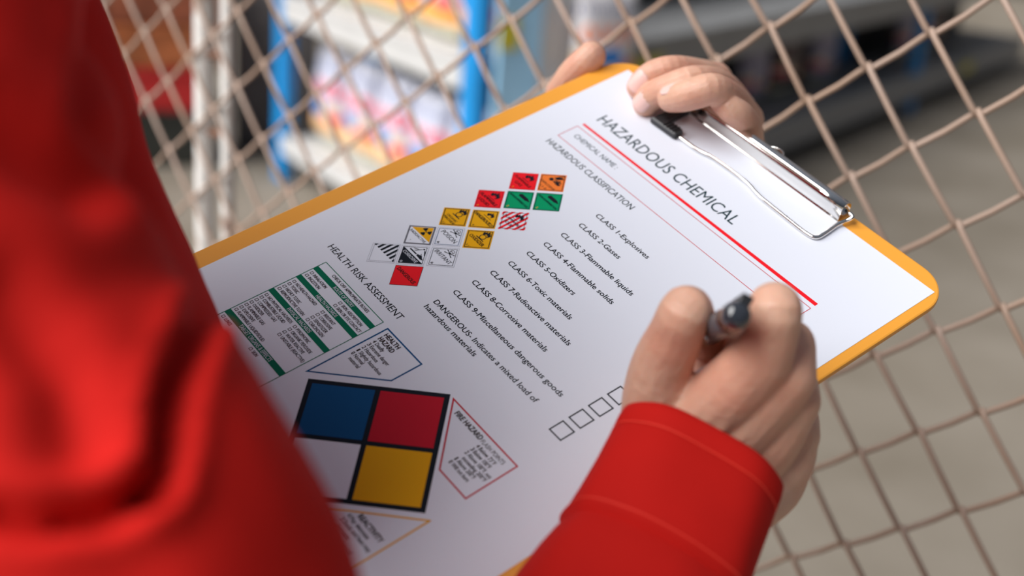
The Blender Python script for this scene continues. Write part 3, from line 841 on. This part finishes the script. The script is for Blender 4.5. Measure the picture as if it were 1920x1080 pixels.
ps += [[(46.2, -88.2), (47.6, -86.6), (47.2, -85.2), (48.6, -86.4), (49.2, -84.6), (49.6, -86.8), (48.2, -88.4)], [(47.8, -90.6), (49.6, -90.2), (51.8, -91.2), (52.6, -90.4), (51.0, -89.4), (52.4, -88.4), (50.2, -88.6)]]
flat('label_symbol', ps, M_ink, o, Z3); text('EXPLOSIVE', 43.4, 53.4, -95.0, 1.4, M_inkbrown, o, Z3); text('1.1 A', 46.4, 50.4, -97.6, 1.3, M_inkbrown, o, Z3)
for cx, cy, lb in ((49.0, -112.5, 'green gas placard below the red one'), (58.3, -102.1, 'green gas placard below the orange one')):
    o = placard(cx, cy, M_lgreen, lb, M_green, 1.0, 0.75)
    flat('label_symbol', [[(cx - 3.3, cy + 2.9), (cx - 2.6, cy + 2.0), (cx + 2.0, cy + 2.1), (cx + 3.4, cy + 2.7), (cx + 4.0, cy + 2.8), (cx + 4.0, cy + 3.3), (cx + 3.4, cy + 3.4), (cx + 2.0, cy + 4.1), (cx - 2.6, cy + 4.2)]], M_ink, o, Z3)
    text('NON-FLAMMABLE GAS', cx - 6.6, cx + 6.6, cy - 0.7, 1.25, M_green if False else M_inkteal, o, Z3, .02); text('2', cx - .5, cx + .5, cy - 7.3, 1.2, M_yel, o, Z3)
o = placard(39.9, -123.3, M_red, 'red flammable liquid placard', M_dred, 0.94, 0.35)
flame_sign(o, 39.9, -123.3, s=3.0); text('FLAMMABLE', 34.0, 45.8, -124.6, 1.7, M_ink, o, Z3, .02); text('LIQUID', 36.3, 43.4, -127.4, 1.7, M_ink, o, Z3, .01); text('3', 39.5, 40.3, -130.9, 1.1, M_yel, o, Z3)
o = placard(59.2, -123.5, M_paper, 'red and white striped flammable solid placard')
def clip_rh(a, b, cx, cy, k=1.0):
    """part of the vertical stripe a..b (x) inside the rhombus"""
    def y_(x): return HH * k * (1 - abs(x - cx) / (HW * k))
    xs = sorted({a, b} | ({cx} if a < cx < b else set()))
    return [(x, cy + y_(x)) for x in xs] + [(x, cy - y_(x)) for x in reversed(xs)]
flat('label_stripe', [clip_rh(59.2 + x - .62, 59.2 + x + .62, 59.2, -123.5) for x in (-7.4, -4.95, -2.45, 0, 2.45, 4.95, 7.4)], M_red, o, Z2)
flat('label_border', ringp(rh(59.2, -123.5, .9), .25), M_ink, o, Z3)
flame_sign(o, 59.2, -123.5, s=2.9); text('FLAMMABLE', 53.4, 65.0, -124.7, 1.5, M_ink, o, Z4, .01); text('SOLID', 56.2, 62.4, -127.4, 1.6, M_ink, o, Z4, .01)
o = placard(40.4, -144.2, M_yel, 'yellow organic peroxide placard', M_inkbrown, .91, .35)
flame_sign(o, 40.4, -144.2, ring=True); text('ORGANIC', 36.6, 44.0, -146.4, 1.3, M_inkbrown, o, Z3); text('PEROXIDE', 36.4, 44.4, -148.3, 1.3, M_ink, o, Z3, .01); text('5.2', 39.6, 41.2, -151.3, 1.1, M_ink, o, Z3)
o = placard(49.9, -134.1, M_yel, 'yellow dangerous when wet placard', M_inkbrown, .91, .35)
flame_sign(o, 49.9, -134.1, s=2.3, dy=4.0); text('DANGEROUS', 42.9, 54.4, -135.2, 1.9, M_ink, o, Z3, .02); text('WHEN', 54.0, 57.0, -134.2, .95, M_ink, o, Z3); text('WET', 54.2, 56.8, -135.4, .95, M_ink, o, Z3); text('4', 49.5, 50.3, -141, 1.1, M_ink, o, Z3)
o = placard(59.6, -144.5, M_yel, 'yellow oxidizer placard', M_inkbrown, .91, .35)
flame_sign(o, 59.6, -144.5, ring=True); text('OXIDIZER', 54.6, 64.6, -146.4, 1.8, M_inkbrown, o, Z3, .02); text('5.1', 58.8, 60.4, -151.4, 1.1, M_ink, o, Z3)
o = placard(50.0, -154.6, M_paper, 'white poison placard', M_blue, .88, .22)
flat('label_border', ringp(rh(50.0, -154.6, 1.0), .12), M_inkgrey, o, Z2)
skull(o, 50.0, -149.8); text('POISON', 44.9, 55.1, -155.6, 2.4, M_ink, o, Z3, .0); text('6', 49.4, 50.6, -161.2, 1.3, M_ink, o, Z3, .02)
o = placard(41.0, -164.7, M_grey, 'yellow and white radioactive placard')
flat('label_field', [rh(41.0, -164.7, .87)], M_paper, o, Z2); flat('label_field', [[(41 - HW * .80, -164.3), (41 + HW * .80, -164.3), (41, -164.7 + HH * .84)]], M_yel, o, Z3)
ps = [circle(41, -161.2, .42, 10)]
for k in range(3):
    a0 = 90 + 120 * k + 180; arc = [(41 + 2.7 * math.cos(math.radians(a0 + d)), -161.2 + 2.7 * math.sin(math.radians(a0 + d))) for d in range(-30, 31, 10)]
    arci = [(41 + .75 * math.cos(math.radians(a0 + d)), -161.2 + .75 * math.sin(math.radians(a0 + d))) for d in range(30, -31, -20)]
    ps.append(arc + arci)
flat('label_symbol', ps, M_ink, o, Z4); text('RADIOACTIVE', 35.3, 46.7, -166.6, 1.5, M_ink, o, Z4, .0); text('7', 40.6, 41.3, -170.9, 1.1, M_inkgrey, o, Z4)
o = placard(59.5, -164.7, M_paper, 'white irritant placard', M_ink, .88, .22)
flat('label_border', ringp(rh(59.5, -164.7, 1.0), .12), M_inkgrey, o, Z2)
skull(o, 59.5, -160.0); text('IRRITANT', 53.8, 65.2, -165.7, 2.2, M_ink, o, Z3, .0); text('6', 58.9, 60.1, -171.5, 1.3, M_ink, o, Z3, .02)
o = placard(50.2, -175.1, M_paper, 'black and white corrosive placard', M_ink, .88, .22)
flat('label_border', ringp(rh(50.2, -175.1, 1.0), .12), M_inkgrey, o, Z2)
flat('label_field', [[(50.2 - HW * .88, -175.0), (50.2, -175.1 - HH * .88), (50.2 + HW * .88, -175.0)]], M_ink, o, Z3)
text('CORROSIVE', 45.2, 55.2, -177.4, 1.7, M_paper, o, Z4, .02); text('8', 49.6, 50.8, -182.2, 1.3, M_paper, o, Z4, .02)
flat('label_symbol', [line((45.8, -173.4), (50.6, -173.4), .7), line((46.6, -171.9), (48.8, -170.6), .3), line((48, -172.6), (50, -169.4), .25), [(51.2, -173.9), (51.0, -172.9), (53.4, -172.2), (54.4, -173.0), (56.0, -173.4), (54.6, -174.2)], line((51.4, -169.2), (54.0, -171.2), .5), circle(50.4, -168.8, .5, 8), line((52.0, -171.6), (53.2, -172.6), .3)], M_ink, o, Z4)
o = placard(41.0, -185.0, M_paper, 'white placard with black stripes')
flat('label_border', ringp(rh(41.0, -185.0, 1.0), .12) + ringp(rh(41, -185, .88), .22), M_inkgrey, o, Z2)
def upper_stripe(x, w_):
    a, b = x - w_, x + w_
    def y_(q): return HH * .93 * (1 - abs(q - 41) / (HW * .93))
    xs = sorted({a, b} | ({41.0} if a < 41 < b else set()))
    return [(q, -185.0 + max(0.2, y_(q))) for q in xs] + [(b, -185.0), (a, -185.0)]
flat('label_stripe', [upper_stripe(41 + x, .58) for x in (-7.0, -4.65, -2.35, 0, 2.35, 4.65, 7.0)], M_ink, o, Z3)
o = placard(59.5, -185.0, M_dred, 'red dangerous placard', M_ink, 1.0, .12)
flat('label_field', [rh(59.5, -185.0, .97)], M_red, o, Z2)
text('DANGEROUS', 53.2, 65.8, -186.0, 2.0, M_inkbrown, o, Z3, .02)

# ------------------------------------------------------------------ pen
E_ = P(1384, 590, 0.447); T_ = GW(166.5, -113.2, 0.0)
ax = (T_ - E_); plen = ax.length; ax.normalize()
q = ax.to_track_quat('Z', 'Y')
pen = empty('pen', 'dark grey marker pen with glossy rounded end held over the form', 'pen', Matrix.Translation(E_) @ q.to_matrix().to_4x4())
def lathe(prof, seg=32):
    bm = bmesh.new(); rings = []
    for r, z in prof: rings.append([bm.verts.new((r * math.cos(2 * math.pi * k / seg), r * math.sin(2 * math.pi * k / seg), z)) for k in range(seg)])
    for a, b in zip(rings, rings[1:]):
        for k in range(seg): bm.faces.new((a[k], a[(k + 1) % seg], b[(k + 1) % seg], b[k]))
    bm.faces.new(rings[0][::-1]); bm.faces.new(rings[-1]); bmesh.ops.recalc_face_normals(bm, faces=bm.faces)
    return bm
obj('barrel', lathe([(0.0045, 0.012), (0.0050, 0.0125), (0.0050, plen - 0.03), (0.0044, plen - 0.018), (0.0025, plen - 0.008)]), M_penbody, pen, True)
obj('end_cap', lathe([(0.0012, -0.0012), (0.0030, -0.0009), (0.0042, 0.0001), (0.0049, 0.0018), (0.0053, 0.004), (0.0053, 0.0125)]), M_pencap, pen, True)
obj('nib', lathe([(0.0025, plen - 0.0085), (0.0011, plen - 0.005), (0.0004, plen - 0.0004)]), M_rubber, pen, True)
# pocket clip, on the side that faces up the page
bm = bmesh.new(); dirp = (q.inverted() @ ((P(1400, 560, 0.45) - E_))); dirp.z = 0; dirp.normalize()
tang = Vector((0, 0, 1)).cross(dirp)
for s0, s1, off in ((0.0005, 0.034, 0.0072),):
    rotc = Matrix((tang, dirp, Vector((0, 0, 1)))).transposed()
    add_box(bm, dirp * off + Vector((0, 0, (s0 + s1) / 2)), (0.0042, 0.0013, s1 - s0), rotc, 0.0004)
    add_box(bm, dirp * 0.0052 + Vector((0, 0, 0.0028)), (0.0042, 0.004, 0.004), rotc, 0.0004)
obj('pocket_clip', bm, M_rubber, pen)

# ------------------------------------------------------------------ person
person = empty('person', 'person in a red jacket writing on the clipboard form with a dark pen', 'person', Matrix.Translation(Vector((P(-200, 700, 0.40).x, P(-200, 700, 0.40).y, 0))))
pinv = person.matrix_world.inverted()

def chain(bm, pts, sub=5, seg=16, flat_=1.0):
    """pts: (px, py, depth, radius mm) or world Vector + radius"""
    q = []
    for p in pts:
        if len(p) == 4: w_ = P(p[0], p[1], p[2]); q.append((w_.x, w_.y, w_.z, p[3] / 1000))
        else: q.append((p[0].x, p[0].y, p[0].z, p[1] / 1000))
    s = smooth_path(q, sub)
    add_tube(bm, [Vector(a[:3]) for a in s], [a[3] for a in s], seg=seg, round_caps=True, flat=flat_)

# right hand: writing
bm = bmesh.new()
WR = (1318, 866, .506)
for ch in RIGHT_HAND: chain(bm, ch)
right_me = remesh(bm, 0.0009, 6, 0.5)
# left hand: over the top edge of the board
bm = bmesh.new()
for ch in LEFT_HAND: chain(bm, ch)
left_me = remesh(bm, 0.00055, 6, 0.5)

a_w = P(*CUFF_A); b_w = P(*CUFF_B)                         # axis: rim centre, lower centre
axd = (b_w - a_w).normalized()
elbow_r = W(*ELBOW_R); shoulder_r = W(*SHOULDER_R)
upv = Vector((0, 0, 1)); lat = (page.to_3x3() @ Vector((1, 0, 0))); lat.z = 0; lat.normalize(); fwd = upv.cross(lat); fwd.normalize()
if fwd.dot(page.to_3x3() @ Vector((0, 1, 0))) < 0: fwd = -fwd
chest = shoulder_r - lat * 0.19 - fwd * 0.01 - upv * 0.05
shoulder_l = shoulder_r - lat * 0.37
elbow_l = shoulder_l - upv * 0.27 + fwd * 0.06
wrist_l = P(1120, 470, .765)

# coarse body inside the clothes
bm = bmesh.new()
chain(bm, [(a_w + axd * .012, 17), (a_w + axd * .05, 22), (a_w + axd * .13, 30), (elbow_r, 36), ((elbow_r + shoulder_r) / 2, 42), (shoulder_r - lat * .03, 44), (chest + upv * .0, 66)])
chain(bm, [(wrist_l, 24), ((wrist_l + elbow_l) / 2, 34), (elbow_l, 36), ((elbow_l + shoulder_l) / 2, 42), (shoulder_l + lat * .03, 44), (chest + upv * .0, 66)])
chain(bm, [(chest + upv * .10 + fwd * .03, 46), (chest + upv * .02, 66), (chest - upv * .1, 88), (chest - upv * .3, 90), (chest - upv * .40, 90)])
hd = chest + upv * .27 + fwd * .11
chain(bm, [(chest + upv * .05 + fwd * .01, 46), (chest + upv * .15 + fwd * .05, 47), (hd - upv * .05, 52)])
for sx in (-1, 1): chain(bm, [(hd + lat * sx * .079 - upv * .025 - fwd * .005, 7), (hd + lat * sx * .084 + upv * .01 - fwd * .01, 9)])
chain(bm, [(hd - upv * .045 + fwd * .02, 62), (hd + upv * .0, 78), (hd + upv * .05 - fwd * .01, 76)])
chain(bm, [(hd - upv * .085 + fwd * .055, 22), (hd - upv * .06 + fwd * .05, 38)])
chain(bm, [(hd + upv * .015 + fwd * .082, 7), (hd - upv * .02 + fwd * .096, 11)])
body_me = remesh(bm, 0.006, 6, 0.5)
bm = bmesh.new()
for me in (right_me, left_me, body_me): bm.from_mesh(me); bpy.data.meshes.remove(me)
bmesh.ops.transform(bm, matrix=pinv, verts=bm.verts)
obj('body', bm, M_skin, person, True)

bm = bmesh.new()
chain(bm, [(hd - upv * .05 - fwd * .04, 66), (hd + upv * .02 - fwd * .025, 84), (hd + upv * .062 - fwd * .005, 78)])
hm = remesh(bm, 0.005, 4, 0.5)
hm.transform(pinv)
tag(link('hair', hm, mat('dark_hair', (0.02, 0.014, 0.01), 0.5, bump=0.6, bscale=300), person, True), None)
for sx in (-1, 1):
    bm = bmesh.new(); bmesh.ops.create_uvsphere(bm, u_segments=16, v_segments=10, radius=0.011)
    bmesh.ops.translate(bm, verts=bm.verts, vec=pinv @ (hd + lat * sx * .031 + fwd * .068 + upv * .008)); obj('eye', bm, mat('eye_dark', (0.05, 0.03, 0.02), 0.15) if sx < 0 else bpy.data.materials['eye_dark'], person, True)
bm = bmesh.new(); add_tube(bm, [pinv @ (hd - upv * .052 + fwd * (.088 - abs(k) * .006) + lat * k * .011) for k in (-2, -1, 0, 1, 2)], [.0015, .0035, .004, .0035, .0015], seg=10, round_caps=False)
obj('lips', bm, mat('lips', (0.55, 0.22, 0.18), 0.4), person, True)
# trousers and shoes
bm = bmesh.new(); hip = chest - upv * .42 + fwd * .01
for sx in (-1, 1):
    kn = Vector((hip.x, hip.y, .50)) + lat * sx * .10 + fwd * .03; an = Vector((hip.x, hip.y, .09)) + lat * sx * .11 - fwd * .01
    chain(bm, [(hip + lat * sx * .06 + upv * .02, 108), (hip + lat * sx * .09 - upv * .18, 98), (kn, 72), ((kn + an) / 2, 66), (an + upv * .03, 58), (an, 57)], 5, 20)
tm = remesh(bm, 0.008, 6, 0.5); tm.transform(pinv); link('trousers', tm, M_body, person, True)
for sx in (-1, 1):
    an = Vector((hip.x, hip.y, .0)) + lat * sx * .11
    bm = bmesh.new(); chain(bm, [(an - fwd * .05 + upv * .045, 40), (an + upv * .05 + fwd * .04, 43), (an + upv * .04 + fwd * .13, 38), (an + upv * .034 + fwd * .19, 32)], 4, 16)
    sm = remesh(bm, 0.006, 3, 0.5); sm.transform(pinv)
    link('shoe', sm, mat('black_leather', (0.015, 0.015, 0.015), 0.4) if sx < 0 else bpy.data.materials['black_leather'], person, True)
# fingernails of the left hand
def nail(k, t0, out, w_=0.0100, l_=0.0120):
    a = LEFT_HAND[k][0]; b = LEFT_HAND[k][1]
    pa, pb = P(*a[:3]), P(*b[:3]); t = (pa - pb).normalized(); c = pa.lerp(pb, t0)
    r = (a[3] * (1 - t0) + b[3] * t0) / 1000 + 0.0002
    o_ = (M @ Vector(out)); o_ = (o_ - t * o_.dot(t)).normalized(); s = t.cross(o_)
    bm = bmesh.new(); nu, nv = 10, 10; g = []
    for j in range(nv + 1):
        v = j / nv * 2 - 1; row = []
        for i in range(nu + 1):
            u = i / nu * 2 - 1
            k = (1 - abs(v) ** 4) ** .35 if abs(v) < 1 else 0.0
            k = max(k, 0.55)
            ang = u * k * (w_ / 2) / r
            row.append(bm.verts.new(pinv @ (c + t * v * l_ / 2 + s * math.sin(ang) * r + o_ * (math.cos(ang) * r - r * 0.0 - 0.0004 * v * v))))
        g.append(row)
    for j in range(nv):
        for i in range(nu): bm.faces.new((g[j][i], g[j][i + 1], g[j + 1][i + 1], g[j + 1][i]))
    bmesh.ops.recalc_face_normals(bm, faces=bm.faces)
    bmesh.ops.solidify(bm, geom=list(bm.faces), thickness=0.0004)
    obj('fingernail', bm, M_nail, person, True)
for a in NAILS: nail(*a)

# ------------------------------------------------------------------ jacket
def seg_dist(p, a, b):
    ab = b - a; t = max(0, min(1, (p - a).dot(ab) / max(1e-9, ab.length_squared))); return (p - (a + ab * t)).length
bm = bmesh.new()
for ch in JACKET: chain(bm, ch, 5, 24)
chain(bm, [(elbow_r, 50), (a_w + axd * .20, 48), (a_w + axd * .165, 42), (a_w + axd * .14, 34)], 5, 24)
chain(bm, [(elbow_l + Vector((0, 0, 0)), 52), ((elbow_l + wrist_l) / 2, 45), (wrist_l + (elbow_l - wrist_l).normalized() * .04, 38)], 5, 24)
chain(bm, [(elbow_l, 52), ((elbow_l + shoulder_l) / 2, 60), (shoulder_l, 66), (chest + upv * .03, 90)], 5, 24)
chain(bm, [(chest + upv * .13, 64), (chest + upv * .02 + fwd * .01, 105), (chest - upv * .12 + fwd * .035, 125), (chest - upv * .30 + fwd * .03, 125), (chest - upv * .42, 125)], 5, 24)
jm = remesh(bm, 0.0035, 12, 0.5)
Minv = M.inverted()
def to_px(p):
    c = Minv @ (p - CAM); return c.x / c.z * F + 960, c.y / c.z * F + 540, c.z
vs = np.array([v.co[:] for v in jm.vertices]); ns = np.array([v.normal[:] for v in jm.vertices])
axr = (elbow_r - shoulder_r).normalized()
Mi = np.array(Minv)
cc = (vs - np.array(CAM)) @ Mi.T
px = cc[:, 0] / np.maximum(cc[:, 2], .05) * F + 960; py = cc[:, 1] / np.maximum(cc[:, 2], .05) * F + 540
disp = np.zeros(len(vs))
for (pts, w_, depth) in CREASES:
    dmin = np.full(len(vs), 1e9)
    for a, b in zip(pts, pts[1:]):
        ab = np.array(b, float) - np.array(a, float); t_ = np.clip(((px - a[0]) * ab[0] + (py - a[1]) * ab[1]) / (ab @ ab), 0, 1)
        dmin = np.minimum(dmin, np.hypot(px - a[0] - ab[0] * t_, py - a[1] - ab[1] * t_))
    near = (cc[:, 2] < .40) & (cc[:, 2] > .05) & (px > -1500)
    disp += np.where(near, -depth * np.exp(-(dmin / w_) ** 2) + depth * .15 * np.exp(-((dmin - w_ * 2.1) / (w_ * 1.1)) ** 2), 0)
for i in range(len(vs)):
    p = Vector(vs[i])
    disp[i] += 0.0026 * noise.noise(Vector((p.x * 9 + p.z * 4, p.y * 9, p.z * 16))) + 0.0012 * noise.noise(p * 45)
vs2 = vs + ns * disp[:, None]
jm.vertices.foreach_set('co', np.array([(pinv @ Vector(v))[:] for v in vs2]).ravel())
jm.update()
jk = link('jacket', jm, M_jacket, person, True)

bm = bmesh.new(); cc_ = chest + upv * .135 + fwd * .035
add_tube(bm, [pinv @ (cc_ + lat * .066 * math.cos(a) + fwd * .062 * math.sin(a) - upv * .022 * math.sin(a)) for a in [k * math.pi / 16 for k in range(33)]], 0.014, seg=12)
obj('collar', bm, M_jacket, jk, True)
# cuff: two-layer band with folded rim and stitching
e1 = (M @ Vector(CUFF_E1)); e1 = (e1 - axd * e1.dot(axd)).normalized(); e2 = axd.cross(e1)
if e2.dot(CAM - a_w) < 0: e2 = -e2
def ring_at(s, ra, rb, n=72, pw=2.5):
    out = []
    for k in range(n):
        t = 2 * math.pi * k / n; c_, s_ = math.cos(t), math.sin(t)
        x = abs(c_) ** (2 / pw) * math.copysign(1, c_); y = abs(s_) ** (2 / pw) * math.copysign(1, s_)
        wob = 1 + 0.02 * math.sin(3 * t + 1 + s * 20) + 0.012 * math.sin(7 * t + s * 60)
        tilt = CUFF_TILT * x                                 # the rim is cut slightly askew
        out.append(a_w + axd * (s + tilt * max(0, 1 - s / .05)) + (e1 * ra * x + e2 * rb * y) * wob)
    return out
def loft(stations, name, m, parent):
    bm = bmesh.new(); rings = [[bm.verts.new(pinv @ p) for p in ring_at(*s)] for s in stations]
    n = len(rings[0])
    for a, b in zip(rings, rings[1:]):
        for k in range(n): bm.faces.new((a[k], a[(k + 1) % n], b[(k + 1) % n], b[k]))
    bmesh.ops.recalc_face_normals(bm, faces=bm.faces)
    return obj(name, bm, m, parent, True)
RA, RB = CUFF_R
st = [(0.040, RA - .0035, RB - .0035), (0.010, RA - .003, RB - .003), (0.0006, RA - .0026, RB - .0026), (-0.0008, RA - .0012, RB - .0012), (0.0006, RA + .0001, RB + .0001), (0.004, RA + .0006, RB + .0006), (0.0085, RA + .0006, RB + .0006), (0.0098, RA - .0001, RB - .0001), (0.0112, RA + .0007, RB + .0007),
      (0.022, RA + .0012, RB + .001), (0.034, RA + .0018, RB + .0018), (0.046, RA + .0026, RB + .003), (0.0475, RA + .0020, RB + .0022), (0.049, RA + .0012, RB + .0012), (0.052, RA - .001, RB - .001)]
cf = loft(st, 'cuff', M_jacket, jk)
# upper sleeve below the cuff, gathered into it
st = [(0.044, RA - .001, RB - .001), (0.049, RA + .0008, RB + .0008), (0.053, RA + .0030, RB + .0036), (0.062, RA + .0050, RB + .0060), (0.075, RA + .0070, RB + .008), (0.095, RA + .009, RB + .011), (0.125, RA + .013, RB + .015), (0.155, RA + .015, RB + .017), (0.172, RA + .010, RB + .012), (0.180, RA + .000, RB + .000)]
loft(st, 'sleeve', M_jacket, jk)
for s_, ex in ((0.0098, .0004), (0.0455, .0029)):
    rr = ring_at(s_, RA + ex, RB + ex)
    bm = bmesh.new(); add_tube(bm, [pinv @ p for p in rr + rr[:1]], 0.00035, seg=6, caps=False)
    obj('stitching', bm, M_stitch, cf, True)
